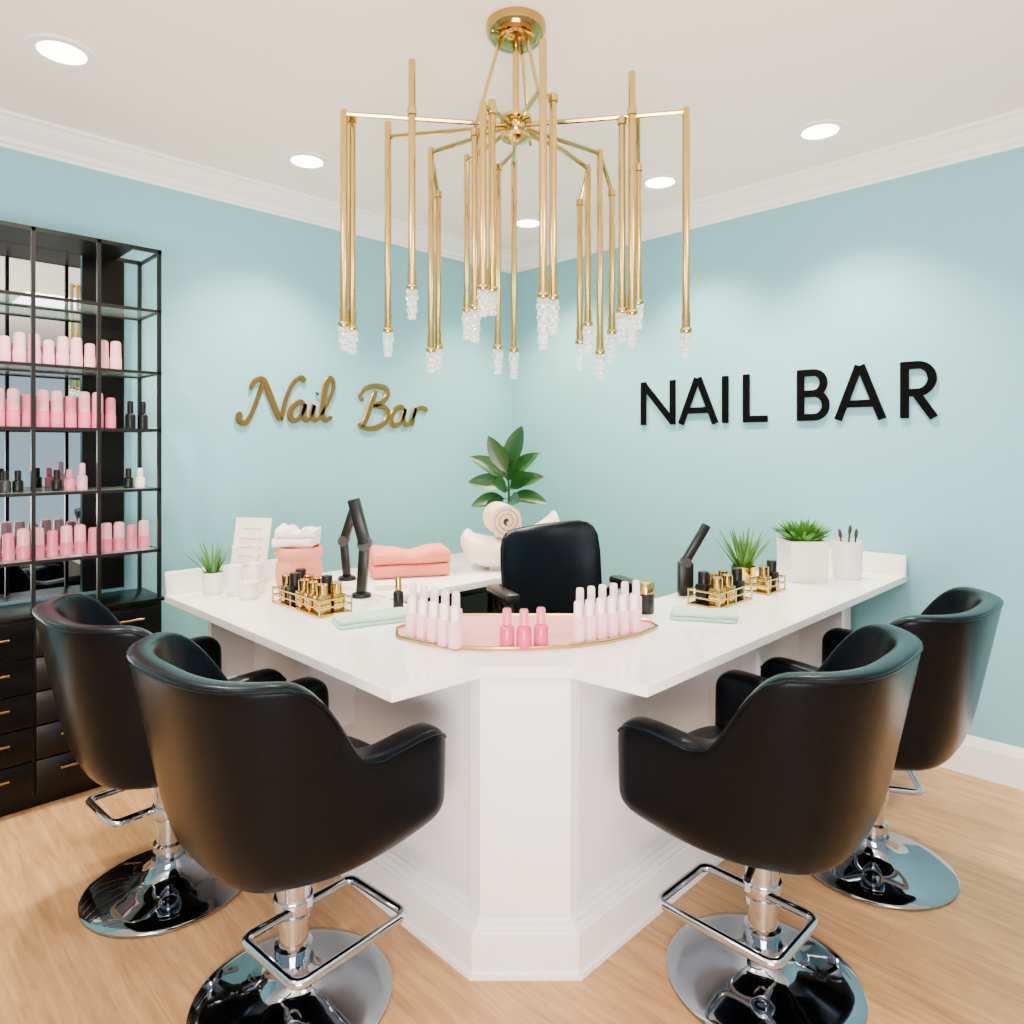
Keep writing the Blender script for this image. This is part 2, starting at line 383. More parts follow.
# px, depth, y top, y brass end, y crystal end, index of the arm it hangs on (None = its own arm)
T=[(344,2.13,110,322,346,None),(352,2.16,116,326,350,0),(388,2.30,122,328,353,None),(412,2.12,60,285,315,0),(431,2.42,148,348,369,None),(438,2.46,192,345,366,4),
(467,2.50,155,308,336,None),(475,2.16,130,305,338,8),(483,2.05,102,285,312,None),(492,2.09,100,287,311,8),(498,2.40,165,345,370,11),(514,2.50,160,348,375,None),
(543,1.97,40,293,345,None),(553,2.02,95,295,330,12),(580,2.52,200,340,366,15),(588,2.47,165,322,350,None),(600,2.42,150,350,376,None),(612,2.46,190,330,360,16),
(622,2.14,118,308,338,21),(632,2.12,72,310,343,21),(638,2.2,165,300,325,21),(686,2.12,108,328,353,None)]
tops=[]
for px,d,yt,yb,yc,ln in T:
    z=lambda y: CH+(447-y)*d/F
    tops.append((pd(px,d,z(yt)),z(yb),z(yc)))
AZ=-0.322
for i,(px,d,yt,yb,yc,ln) in enumerate(T):
    p,zb,zc=tops[i]; lp=L(p)
    mb=MB(); mb.lathe([(0,lp.z),(0.0098,lp.z),(0.0112,lp.z-0.003),(0.0112,zb-HC+0.045),(0.0135,zb-HC+0.045),(0.0135,zb-HC),(0,zb-HC)],14,(lp.x,lp.y,0))
    tb=mb.build('pendant_tube',M['brass'],ch)
    mb=MB(); mb.lathe([(0,0),(0.0165,0),(0.018,-0.004),(0.018,-0.014),(0.015,-0.018),(0,-0.018)],16,(lp.x,lp.y,zb-HC)); mb.build('socket',M['brass'],tb)
    mb=MB(); ln_=max(0.075,zb-zc+0.008); nb=max(4,int(ln_/0.017))
    for k in range(nb):
        t=k/(nb-1); zz=zb-HC-0.022-(ln_-0.024)*t; r_=0.0175*(1-0.35*t)
        for j in range(4):
            an=2*PI*(j/4)+k*0.785
            bmesh.ops.create_icosphere(mb.bm,subdivisions=1,radius=0.0096*(1-0.2*t),matrix=Matrix.Translation((lp.x+r_*0.72*math.cos(an),lp.y+r_*0.72*math.sin(an),zz))@Matrix.Rotation(an,4,'Z')@Matrix.Diagonal((1,1,1.2,1)))
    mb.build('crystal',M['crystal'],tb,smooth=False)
    mb=MB()
    if ln is None:
        za=min(lp.z-0.012,AZ)
        if za<AZ-0.02: mb.tube([(0,0,AZ-0.01),(lp.x*0.6,lp.y*0.6,AZ-0.01),(lp.x,lp.y,za)],0.008,8)
        else: mb.tube([(0,0,AZ),(lp.x,lp.y,za)],0.008,8)
    else:
        q_=L(tops[ln][0]); qv=Vector((q_.x,q_.y)); lv2=Vector((lp.x,lp.y)); t=max(0,min(1,lv2.dot(qv)/qv.length_squared)); f_=qv*t
        za=min(q_.z-0.012,AZ); za=AZ+(za-AZ)*t
        mb.cyl((f_.x,f_.y,za),(lp.x,lp.y,min(za,lp.z-0.01)),0.0075,seg=8)
        mb.lathe([(0,min(za,lp.z-0.01)+0.01),(0.0145,min(za,lp.z-0.01)+0.01),(0.0145,min(za,lp.z-0.01)-0.01),(0,min(za,lp.z-0.01)-0.01)],14,(lp.x,lp.y,0))
    mb.build('arm',M['brass'],ch)
# ------------------------------------------------------------ downlights and added fill lamps
DL=[(62,52,'round recessed ceiling light nearest the left edge above the display shelf',(1,0.90,0.76),220),(307,161,'round recessed ceiling light near the left crown moulding, above the gold script sign',(1,0.86,0.64),235),
(528,223,'small recessed ceiling light closest to the room corner behind the chandelier',(1,0.80,0.50),260),(660,182,'round recessed ceiling light just right of the chandelier',(1,0.84,0.60),235),(820,131,'round recessed ceiling light near the right crown moulding above the black letters',(1,0.88,0.70),235)]
def downlight():
    r=thing('downlight','','ceiling light')
    MB().lathe([(0.074,-0.004),(0.104,-0.006),(0.108,-0.003),(0.108,0),(0.074,0)],40,loop=True).build('trim_ring',M['trim'],r)
    MB().lathe([(0,-0.003),(0.0745,-0.003),(0.0745,-0.001),(0,-0.001)],32).build('diffuser',M['lamp'],r)
    return r
for px,py,lab,lc,en in DL:
    p=at(px,py,HC)
    place('dl',downlight,(p.x,p.y,HC),0,lab,'ceiling light','recessed ceiling lights')
    ld=bpy.data.lights.new('downlight_beam','SPOT'); ld.energy=en; ld.color=lc; ld.spot_size=math.radians(108); ld.spot_blend=0.75; ld.shadow_soft_size=0.06
    lo=bpy.data.objects.new('downlight_beam',ld); col.objects.link(lo); lo.location=(p.x,p.y,HC-0.03)
for x,y in ((-3.9,-1.9),(-1.9,-3.9),(-4.2,-4.2)):
    ld=bpy.data.lights.new('added_fill_light','AREA'); ld.energy=28; ld.size=0.7; ld.color=(1,0.95,0.9)  # unseen lamps added for general fill, no fixture there
    lo=bpy.data.objects.new('added_fill_light',ld); col.objects.link(lo); lo.location=(x,y,HC-0.05)
ld=bpy.data.lights.new('added_ceiling_uplight','AREA'); ld.energy=340; ld.size=1.6; ld.color=(1,0.90,0.80)  # unseen lamp added behind the camera, aimed up to brighten the ceiling
lo=bpy.data.objects.new('added_ceiling_uplight',ld); col.objects.link(lo); lo.location=(-4.4,-4.4,0.9)
lo.rotation_euler=Vector((0.5,0.5,1)).to_track_quat('-Z','Y').to_euler()
# ------------------------------------------------------------ shelf unit and cabinet
XL,XR=0.13,1.06; YF,YB=3.20,3.475; SB=0.753
cab=thing('drawer_cabinet','black lacquered drawer cabinet with brass bar handles below the display shelf','cabinet',W((XL+XR)/2,(YF+YB)/2))
wd=XR-XL; dp=YB-YF
MB().box((0,0.01,0.03),(wd-0.04,dp-0.04,0.06)).build('plinth',M['blackwood'],cab)
MB().box((0,0.0,0.40),(wd,dp,0.68),bev=0.003).build('body',M['blackwood'],cab)
MB().box((0,-0.008,SB-0.007),(wd+0.02,dp+0.02,0.014),bev=0.003).build('cabinet_top',M['blackwood'],cab)
for cx in (-wd/4,wd/4):
    for k in range(5):
        zz=0.13+0.132*k
        dr=MB().box((cx,-dp/2-0.008,zz),(wd/2-0.012,0.018,0.126),bev=0.002).build('drawer',M['blackwood'],cab)
        mb=MB(); mb.cyl((cx-0.15,-dp/2-0.036,zz+0.02),(cx+0.15,-dp/2-0.036,zz+0.02),0.0042,seg=10)
        for s in (-0.12,0.12): mb.cyl((cx+s,-dp/2-0.036,zz+0.02),(cx+s,-dp/2-0.015,zz+0.02),0.0035,seg=8)
        mb.build('handle',M['dbrass'],dr)
sh=thing('display_shelf','tall black metal display shelf with glass shelves and mirrored back against the left wall','shelf',W((XL+XR)/2,(YF+YB)/2,SB))
ZS=[0.96,1.223,1.478,1.724,1.99]; ZTOP=2.25
mb=MB(); pxs=[-wd/2+0.008,-wd/2+0.235,-wd/2+0.465,-wd/2+0.69,wd/2-0.008]
for i,x in enumerate(pxs):
    ww=0.014
    mb.box((x,-dp/2+0.008,(ZTOP-SB)/2),(ww,0.016,ZTOP-SB))
    if i in (0,4): mb.box((x,dp/2-0.008,(ZTOP-SB)/2),(ww,0.016,ZTOP-SB))
for y in (-dp/2+0.008,dp/2-0.008):
    mb.box((0,y,ZTOP-SB-0.008),(wd,0.016,0.016))
    for z in ZS: mb.box((0,y,z-SB-0.006),(wd,0.014,0.012))
for x in (pxs[0],pxs[-1]): 
    for z in ZS+[ZTOP-0.008]: mb.box((x,0,z-SB-0.006),(0.012,dp,0.012))
mb.build('frame',M['black'],sh,smooth=False)
for z in ZS: MB().box((0,0,z-SB-0.004),(wd-0.004,dp-0.03,0.008)).build('shelf',M['glass'],sh,smooth=False)
MB().box((-0.05,0,ZTOP-SB-0.012),(wd-0.12,dp-0.03,0.006)).build('top_panel',M['black'],sh,smooth=False)
XM=pxs[3]   # one continuous mirror across the first three bays, a black panel in the last
MB().box(((pxs[0]+XM)/2,dp/2-0.006,(ZTOP-SB)/2),(XM-pxs[0]-0.01,0.004,ZTOP-SB-0.03)).build('mirror_back',M['mirror'],sh,smooth=False)
MB().box((XM+0.085,dp/2-0.006,(ZTOP-SB)/2),(0.165,0.004,ZTOP-SB-0.03)).build('back_panel',M['blackwood'],sh,smooth=False)
# ------------------------------------------------------------ bottles
def mk_bottle(name,r,h,bm,cm,style='tube'):
    def f():
        t=thing(name,'','bottle')
        if style=='tube':
            MB().lathe([(0,0),(r,0),(r,h*0.42),(r*0.96,h*0.44),(0,h*0.44)],18).build('body',bm,t)
            MB().lathe([(0,h*0.44),(r*0.94,h*0.44),(r*0.90,h*0.90),(r*0.8,h*0.97),(r*0.5,h),(0,h)],18).build('cap',cm,t)
        elif style=='polish':
            MB().lathe([(0,0),(r*0.95,0),(r,h*0.04),(r,h*0.46),(r*0.86,h*0.53),(r*0.5,h*0.57),(r*0.5,h*0.6),(0,h*0.6)],20).build('body',bm,t)
            MB().lathe([(0,h*0.585),(r*0.62,h*0.585),(r*0.6,h*0.95),(r*0.5,h),(0,h)],18).build('cap',cm,t)
        elif style=='slim':
            MB().box((0,0,h*0.31),(r*1.8,r*1.8,h*0.62),bev=r*0.2).build('body',bm,t)
            MB().lathe([(0,h*0.62),(r*0.78,h*0.62),(r*0.76,h*0.96),(r*0.62,h),(0,h)],16).build('cap',cm,t)
        else:
            MB().box((0,0,h*0.3),(r*1.8,r*1.8,h*0.6),bev=r*0.25).build('body',bm,t)
            MB().lathe([(0,h*0.6),(r*0.76,h*0.6),(r*0.76,h*0.97),(r*0.66,h),(0,h)],18).build('cap',cm,t)
        return t
    return f
rows=[(1.724,'palepink','palepink',(0.125,0.105),'pale pink tube bottle','fourth shelf up',[0.905-0.0485*i for i in range(10)]),
(1.478,'midpink','palepink',(0.15,0.13),'mid pink tube bottle','third shelf up',[0.885-0.0485*i for i in range(9)]),
(0.96,'midpink','palepink',(0.12,0.105),'two tone pink tube bottle','lowest open shelf',[1.015-0.0485*i for i in range(12)])]
for ri,(z,bm,cm,hs,ad,pl,xs) in enumerate(rows):
    for i,x in enumerate(xs):
        q_=(i*5+ri)%3==1
        place('sb%d%d'%(ri,q_),mk_bottle('cream_tube',0.0205 if q_ else 0.0225,hs[1] if q_ else hs[0],M[bm],M[bm] if q_ else M[cm]),W(x,3.29,z+0.0005),0.3*i,'%s, %s from right on the %s'%(ad if not (q_ and ri==2) else 'mid pink tube bottle',ORD[i],pl),'bottle','pink bottles on the '+pl)
for i,(x,k) in enumerate([(1.0,'capwhite'),(0.955,'blackp'),(0.78,'palepink'),(0.735,'midpink'),(0.69,'blackp'),(0.56,'blackp'),(0.52,'grey'),(0.475,'blackp')]):
    cn={'capwhite':'white','blackp':'black','palepink':'pale pink','midpink':'mid pink','grey':'grey'}[k]
    place('odd'+k,mk_bottle('polish_bottle',0.019,0.085 if k!='palepink' else 0.11,M[k],M['blackp'] if k in('grey',) else M[k],'polish'),W(x,3.29,1.2235),0,'small %s bottle, %s from right on the second shelf up'%(cn,ORD[i]),'bottle','small bottles on the second shelf up')
for i,x in enumerate((1.015,0.965)):
    place('oddb',mk_bottle('polish_bottle',0.02,0.12,M['blackp'],M['blackp'],'polish'),W(x,3.30,1.4785),0,'%s on the third shelf up beside the pink tubes'%('black bottle nearest the right post' if i==0 else 'second black bottle from the right post'),'bottle')
# ------------------------------------------------------------ tray with bottles
tr=[(1.245,1.735),(1.262,1.62),(1.295,1.53),(1.35,1.45),(1.44,1.37),(1.54,1.30),(1.65,1.255),(1.78,1.235),(1.90,1.245),(1.935,1.30),(1.925,1.40),(1.87,1.49),(1.70,1.66),(1.54,1.82),(1.45,1.85),(1.30,1.815)]
ty=thing('tray','pink gold rimmed tray of sample bottles on the front corner of the bar','tray',W(1.55,1.5,ZT+0.0003))
lt=[(x-1.55,y-1.5) for x,y in tr]
MB().prism(lt,0.0,0.006).build('tray_base',M['pink'],ty,smooth=False)
MB().tube([(x,y,0.0075) for x,y in lt],0.0055,8,loop=True).build('rim',M['brass'],ty)
ZB=ZT+0.0068
def lnp(a,b,n): return [at(a[0]+(b[0]-a[0])*i/(n-1),a[1]+(b[1]-a[1])*i/(n-1),ZB) for i in range(n)]
rows=[('left','front',lnp((412,637),(455,648),5)),('left','back',lnp((413,625),(456,636),5)),('right','front',lnp((578,643),(634,633),6)),('right','back',lnp((580,631),(636,621),6))]
for side,rw,ps in rows:
    dv=ps[-1]-ps[0]; rz_=math.atan2(dv.y,dv.x)
    for i,p in enumerate(ps):
        place('wb'+rw,mk_bottle('nail_polish_bottle',0.0158,0.122 if rw=='front' else 0.134,M['blush'],M['capwhite'],'slim'),p,rz_,'pale white capped bottle, %s in %s row at %s end of tray'%(ORD[i]+' from left',rw,side),'bottle','pale bottles at the %s end of the tray'%side)
for i,(px,py) in enumerate(((507,646),(524,647),(541,645))):
    place('hp',mk_bottle('nail_polish_bottle',0.0215,0.108,M['hotpink'],M['midpink'],'polish'),at(px,py,ZB),0,('left hot pink bottle of three at the front of the tray','middle hot pink bottle of three at the front of the tray','right hot pink bottle of three at the front of the tray')[i],'bottle','hot pink bottles on the tray')
# ------------------------------------------------------------ racks
def rack(name,lab,cx,cy,lx,ly):
    r=thing(name,lab,'rack',W(cx,cy,ZT+0.0003))
    MB().box((0,0,0.004),(lx,ly,0.006),bev=0.002).build('rack_floor',M['goldb'],r)
    mb=MB()
    for z in (0.03,0.055):
        mb.tube([(-lx/2,-ly/2,z),(lx/2,-ly/2,z),(lx/2,ly/2,z),(-lx/2,ly/2,z)],0.003,6,loop=True)
    for x in (-lx/2,lx/2):
        for y in (-ly/2,ly/2): mb.cyl((x,y,0),(x,y,0.06),0.0035,seg=8)
    n=int(max(lx,ly)/0.06)
    for k in range(1,n):
        for s in (-1,1):
            x,y=((-lx/2+lx*k/n,s*ly/2) if lx>ly else (s*lx/2,-ly/2+ly*k/n)); mb.cyl((x,y,0),(x,y,0.055),0.0022,seg=6)
    mb.build('wire_rail',M['brass'],r); return r
rack('wire_rack','long brass wire rack of gold and black bottles on left arm of bar',1.27,2.30,0.125,0.34)
for i in range(5):
    for j in range(2):
        x=1.242+0.056*j; y=2.172+0.064*i
        gold=(i,j) not in ((1,1),(3,0),(4,1))
        place('rg' if gold else 'rk',mk_bottle('nail_polish_bottle',0.0262,0.098 if gold else 0.112,M['goldb'] if gold else M['blackp'],M['goldb'] if gold else M['blackp'],'square'),W(x,y,ZT+0.0078),0,'chunky %s bottle, %s from near end, %s row of left brass rack'%('gold' if gold else 'black',ORD[i],('outer','inner')[j]),'bottle','bottles in the left brass rack')
rack('wire_rack','brass wire rack of bottles beside mint cloth on right arm of bar',2.40,1.295,0.25,0.125)
for i in range(3):
    for j in range(2):
        x=2.325+0.075*i; y=1.267+0.056*j; gold=(i,j) not in ((0,1),(2,0))
        place('rg' if gold else 'rk',None,W(x,y,ZT+0.0078),0,'chunky %s bottle, %s from left in %s row of right brass rack'%('gold' if gold else 'black',ORD[i],('front','back')[j]),'bottle','bottles in the right brass rack')
rack('wire_rack','small brass wire rack in front of spiky plant on right arm of bar',2.71,1.255,0.15,0.075)
for i in range(2):
    place('rg' if i!=1 else 'rk',None,W(2.675+0.07*i,1.255,ZT+0.0078),0,'chunky %s bottle in small brass rack before the spiky plant'%('gold','black')[i],'bottle')
# ------------------------------------------------------------ lamps
def segbox(mb,p,q,wx,wy,bev=0.005):
    p=Vector(p);q=Vector(q); d=q-p; rot=d.to_track_quat('Z','Y').to_matrix().to_4x4()
    mb.box((p+q)/2,(wx,wy,d.length),rot=rot,bev=bev)
def jointed(lab,loc,joint,tip,w):
    lm=thing('desk_lamp',lab,'lamp',loc,CAMRZ)
    MB().lathe([(0,0),(0.038,0),(0.04,0.004),(0.036,0.014),(0.02,0.02),(0,0.02)],24).build('base',M['blackp'],lm)
    mb=MB(); segbox(mb,(0,0,0.01),joint,w*0.9,w*0.9); mb.build('lower_arm',M['blackp'],lm)
    mb=MB(); segbox(mb,joint,tip,w*1.15,w); mb.build('upper_arm',M['blackp'],lm)
    j=Vector(joint); MB().cyl(j-Vector((0,0.022,0)),j+Vector((0,0.022,0)),w*0.62,seg=18).build('hinge',M['grey'],lm)
jointed('black jointed desk lamp on left arm of bar, its arm bent at an angle',W(1.495,2.32,ZT+0.0003),(0.014,0,0.205),(-0.03,0,0.378),0.042)
jointed('slimmer black jointed desk lamp standing left of the coral towel',W(1.645,2.665,ZT+0.0003),(-0.014,0,0.17),(0.036,0,0.325),0.036)
lm=thing('desk_lamp','black slanted desk lamp with block base beside right brass rack','lamp',W(2.41,1.45,ZT+0.0003),CAMRZ)
MB().box((0,0,0.065),(0.056,0.048,0.13),bev=0.006).build('base',M['blackp'],lm)
mb=MB(); mb.box((0.04,0,0.20),(0.032,0.034,0.175),rot=Matrix.Rotation(math.radians(30),4,'Y'),bev=0.006); mb.build('arm',M['blackp'],lm)
MB().cyl((0.002,-0.026,0.13),(0.002,0.026,0.13),0.018).build('hinge',M['grey'],lm)
# ------------------------------------------------------------ towels
def towel(name,label,loc,rz,w,d,h,m,layers=2,group=None,puff=1.0):
    mb=MB(); lh=h/layers
    for k in range(layers):
        z0=k*lh; rad=lh/2; pts=[]
        for q_ in range(9):
            an=-PI/2+PI*q_/8; pts.append((d/2-rad+rad*math.cos(an)-0.004*k,z0+rad+rad*math.sin(an)))
        for q_ in range(9):
            an=PI/2+PI*q_/8; pts.append((-d/2+rad+rad*math.cos(an)+0.006*k,z0+rad+rad*math.sin(an)))
        R_=[]
        for s in range(25):
            u=s/24; x=-w/2+w*u; e=min(1,min(u,1-u)*7); sc=0.62+0.38*math.sqrt(1-(1-e)**2)
            ripple=(0.16*math.sin(u*7+k)+0.07*math.sin(u*17+2*k)*puff)
            R_.append([Vector((x+0.006*math.sin(9*y+k)*puff,y*(1+0.04*math.sin(9*u+k*2)*puff)*(0.90+0.10*sc),(z0+(z-z0)*(sc if k==layers-1 else 0.9+0.1*sc)) + ((ripple+0.10*math.sin(y*22+u*5))*lh*puff if (k==layers-1 and z>z0+rad) else 0))) for y,z in pts])
        mb.loft(R_)
    o=mb.build(name,m,None,loc=loc,rz=rz,ang=75,sub=1)
    return tag(o,label,'towel',group)
towel('folded_towel','coral folded towel lying on the inner desk',W(1.93,2.60,ZT+0.0003),CAMRZ+0.3,0.36,0.26,0.115,M['coral'],2,puff=1.0)
towel('folded_towel','mint folded cloth on left arm of bar beside the tray',W(1.31,1.97,ZT+0.0003),CAMRZ+0.5,0.25,0.13,0.024,M['teal'],2)
towel('folded_towel','mint folded cloth on right arm of bar before brass rack',W(2.135,1.215,ZT+0.0003),CAMRZ-0.25,0.22,0.13,0.024,M['teal'],2)
towel('paper_napkin','white folded napkin on inner desk behind black folded lamp',W(1.68,2.395,ZT+0.0003),CAMRZ+0.3,0.13,0.10,0.018,M['cotton'],2)
def roll(name,label,loc,rz,rad,length,m):
    th=rad*0.22; turns=3.1; n=70; outer=[];inner=[]
    for i in range(n+1):
        t=i/n; r=rad*0.14+(rad-rad*0.14-th/2)*t; an=turns*2*PI*t-PI/2
        outer.append((math.cos(an)*(r+th*0.46),math.sin(an)*(r+th*0.46))); inner.append((math.cos(an)*max(0.001,r-th*0.46),math.sin(an)*max(0.001,r-th*0.46)))
    mb=MB(); rings=[]
    for i in range(n+1):
        o_,q_=outer[i],inner[i]
        rings.append([Vector((o_[0],-length/2,o_[1]+rad)),Vector((o_[0],length/2,o_[1]+rad)),Vector((q_[0],length/2,q_[1]+rad)),Vector((q_[0],-length/2,q_[1]+rad))])
    mb.loft(rings); o=mb.build(name,m,None,loc=loc,rz=rz,ang=50)
    return tag(o,label,'towel')
cr=thing('neck_rest','cream curved padded neck rest on inner desk holding rolled towel','neck rest',W(2.375,2.385,ZT+0.0003),CAMRZ)
mb=MB(); rings=[]
for s in range(29):
    u=-1+2*s/28; x=0.24*u
    e=1-abs(u)
    top_=0.145+0.09*abs(u)**1.6+0.055*u; w_=0.15*(1-0.20*abs(u)**3)
    bot_=0.012+0.11*max(0,abs(u)-0.5)**1.3
    if e<0.2:
        f_=math.sqrt(max(0.03,1-((0.2-e)/0.2)**2)); mid=(top_+bot_)/2+0.02; hh=(top_-bot_)/2*f_; top_=mid+hh; bot_=mid-hh; w_*=0.6+0.4*f_
    ring=[]
    for j in range(20):
        an=2*PI*j/20; c_,s_=math.cos(an),math.sin(an)
        ring.append(Vector((x,w_*math.copysign(abs(c_)**0.6,c_),(top_+bot_)/2+(top_-bot_)/2*math.copysign(abs(s_)**0.6,s_))))
    rings.append(ring)
mb.loft(rings); mb.build('cushion',M['cushion'],cr,sub=1,ang=80)
MB().box((0,0,0.01),(0.2,0.18,0.02),bev=0.006).build('foot',M['cushion'],cr)
roll('rolled_towel','cream rolled towel lying in the curved neck rest',W(2.345,2.41,ZT+0.149),CAMRZ+0.2,0.086,0.25,M['cream'])
# ------------------------------------------------------------ plants
def grass_plant(name,label,loc,potm,pot,n,lmin,lmax,w,spread,droop,m,leafshape='blade'):
    t=thing(name,label,'plant',loc,CAMRZ)
    if pot[0]=='round':
        r,h=pot[1:]
        MB().lathe([(0,0),(r*0.82,0),(r*0.86,h*0.03),(r,h),(r*0.9,h),(r*0.88,h*0.86),(0,h*0.86)],28).build('pot',potm,t)
        MB().lathe([(0,h*0.80),(r*0.87,h*0.80),(r*0.87,h*0.9),(0,h*0.91)],20).build('soil',M['soil'],t)
    else:
        r,h=pot[1]/2,pot[2]
        mb=MB(); ring=lambda s,z:[Vector((x*s,y*s,z)) for x,y in ((-1,-1),(1,-1),(1,1),(-1,1))]
        mb.loft([ring(r*0.94,0),ring(r,h),ring(r*0.92,h),ring(r*0.9,h*0.85)]); mb.build('pot',potm,t,smooth=False)
        MB().box((0,0,h*0.87),(r*1.78,r*1.78,0.012)).build('soil',M['soil'],t)
    mb=MB()
    for i in range(n):
        an=random.random()*2*PI; q_=random.random()**0.6; rr_=r*0.6*q_
        d=Vector((math.cos(an)*spread*q_,math.sin(an)*spread*q_,1)); mb.blade((rr_*math.cos(an),rr_*math.sin(an),h*0.86),d,random.uniform(lmin,lmax),w*random.uniform(0.8,1.2),droop,6,0.2,leafshape)
    mb.build('foliage',m,t); return t
grass_plant('potted_plant','small spiky plant in little white pot on left arm of bar',W(1.115,2.79,ZT+0.0003),M['ceramic'],('round',0.042,0.085),26,0.08,0.16,0.016,0.7,0.4,M['grass'])
cd=thing('price_card','white leaning card with pink print at far end of left arm','card',W(1.27,2.80,ZT+0.0003),CAMRZ-0.25)
rt=Matrix.Rotation(math.radians(-12),4,'X')
MB().box((0,0,0.145),(0.165,0.006,0.285),rot=rt).build('card',M['paper'],cd,smooth=False)
MB().box((0,0.055,0.10),(0.05,0.004,0.20),rot=Matrix.Rotation(math.radians(14),4,'X')).build('easel_leg',M['paper'],cd,smooth=False)
mb=MB()
for k,(w_,z) in enumerate(((0.09,0.24),(0.11,0.20),(0.10,0.165),(0.11,0.13),(0.07,0.09))): mb.box((0,0.0,0.0),(w_,0.001,0.006),rot=Matrix.Translation((0,(z-0.145)*math.tan(math.radians(12))-0.0042,z))@rt)
mb.build('print',M['print'],cd,smooth=False)
def pump():
    t=thing('pump_bottle','','bottle')
    MB().lathe([(0,0),(0.028,0),(0.031,0.004),(0.031,0.10),(0.026,0.118),(0.013,0.124),(0.013,0.135),(0,0.135)],24).build('body',M['ceramic'],t)
    mb=MB(); mb.lathe([(0,0.133),(0.015,0.133),(0.015,0.15),(0.005,0.152),(0.005,0.178),(0.012,0.18),(0.012,0.19),(0,0.192)],18); mb.box((0.018,0,0.186),(0.035,0.011,0.009),bev=0.003); mb.build('pump',M['capwhite'],t); return t
place('pump',pump,W(1.165,2.70,ZT+0.0003),0.3,'white pump bottle beside small spiky plant on left arm','bottle')
place('pump',pump,W(1.24,2.685,ZT+0.0003),-0.7,'white pump bottle beside peach canister on left arm','bottle')
jr=thing('candle_jar','short white lidded jar on left arm beside peach canister','jar',W(1.175,2.60,ZT+0.0003))
MB().lathe([(0,0),(0.032,0),(0.035,0.004),(0.035,0.048),(0.032,0.052),(0,0.052)],28).build('body',M['ceramic'],jr)
MB().lathe([(0,0.052),(0.036,0.052),(0.036,0.064),(0.033,0.067),(0,0.067)],28).build('lid',M['capwhite'],jr)
cn=thing('towel_canister','peach fabric canister with folded rim on left arm of bar','canister',W(1.37,2.575,ZT+0.0003))
MB().lathe([(0,0),(0.058,0),(0.072,0.008),(0.086,0.035),(0.092,0.075),(0.088,0.118),(0.080,0.134),(0.086,0.140),(0.093,0.154),(0.091,0.176),(0.086,0.184),(0.078,0.182),(0.076,0.168),(0,0.165)],40).build('body',M['peach'],cn)
towel('folded_towel','white fluffy towel folded loosely on top of the peach canister',W(1.363,2.583,ZT+0.1865),CAMRZ+0.12,0.16,0.14,0.07,M['cotton'],2,puff=1.9)
place('dkb',mk_bottle('serum_bottle',0.0185,0.12,M['blackp'],M['goldb'],'polish'),W(1.475,2.05,ZT+0.0003),0,'dark bottle with gold cap behind left end of the tray','bottle')
jr=thing('cream_jar','dark jar with gold lid right of the tray beside its bottles','jar',W(2.055,1.395,ZT+0.0003))
MB().lathe([(0,0),(0.028,0),(0.031,0.004),(0.031,0.07),(0,0.07)],26).build('body',M['blackp'],jr)
MB().lathe([(0,0.07),(0.032,0.07),(0.032,0.108),(0.03,0.111),(0,0.111)],26).build('lid',M['goldb'],jr)
grass_plant('potted_plant','spiky aloe like plant in gold pot on right arm of bar',W(2.79,1.40,ZT+0.0003),M['goldb'],('round',0.055,0.075),30,0.12,0.19,0.022,0.75,0.1,M['grass'])
grass_plant('potted_plant','bushy green plant in square white pot on right arm of bar',W(3.06,1.26,ZT+0.0003),M['ceramic'],('square',0.165,0.175),190,0.07,0.13,0.018,0.75,0.7,M['grass'],'leaf')
cup=thing('brush_cup','white cup holding brushes at the far end of right arm','cup',W(3.235,1.135,ZT+0.0003),CAMRZ)
MB().lathe([(0,0),(0.056,0),(0.06,0.004),(0.066,0.165),(0.061,0.165),(0.057,0.03),(0,0.028)],30).build('body',M['ceramic'],cup)
for i,(x,y,tx,ty_,h,lab) in enumerate(((0.0,0.01,0.03,0.02,0.2,'brush leaning furthest right in the white cup'),(-0.012,-0.012,-0.018,0.02,0.185,'brush leaning left in the white cup'),(0.016,-0.018,0.012,-0.012,0.19,'nearest upright brush in the white cup'))):
    p=cup.location; a_=CAMRZ; wx=x*math.cos(a_)-y*math.sin(a_); wy=x*math.sin(a_)+y*math.cos(a_)
    b_=thing('makeup_brush',lab,'brush',(p.x+wx,p.y+wy,ZT+0.031),CAMRZ,'brushes in the white cup')
    e_=Vector((tx,ty_,h)); MB().cyl((0,0,0),e_*0.8,0.004,0.004,seg=8).build('handle',M['blackp'],b_)
    MB().tube([e_*0.79,e_*0.85,e_*0.95,e_],[0.005,0.008,0.007,0.002],10).build('bristles',M['bristle'],b_)
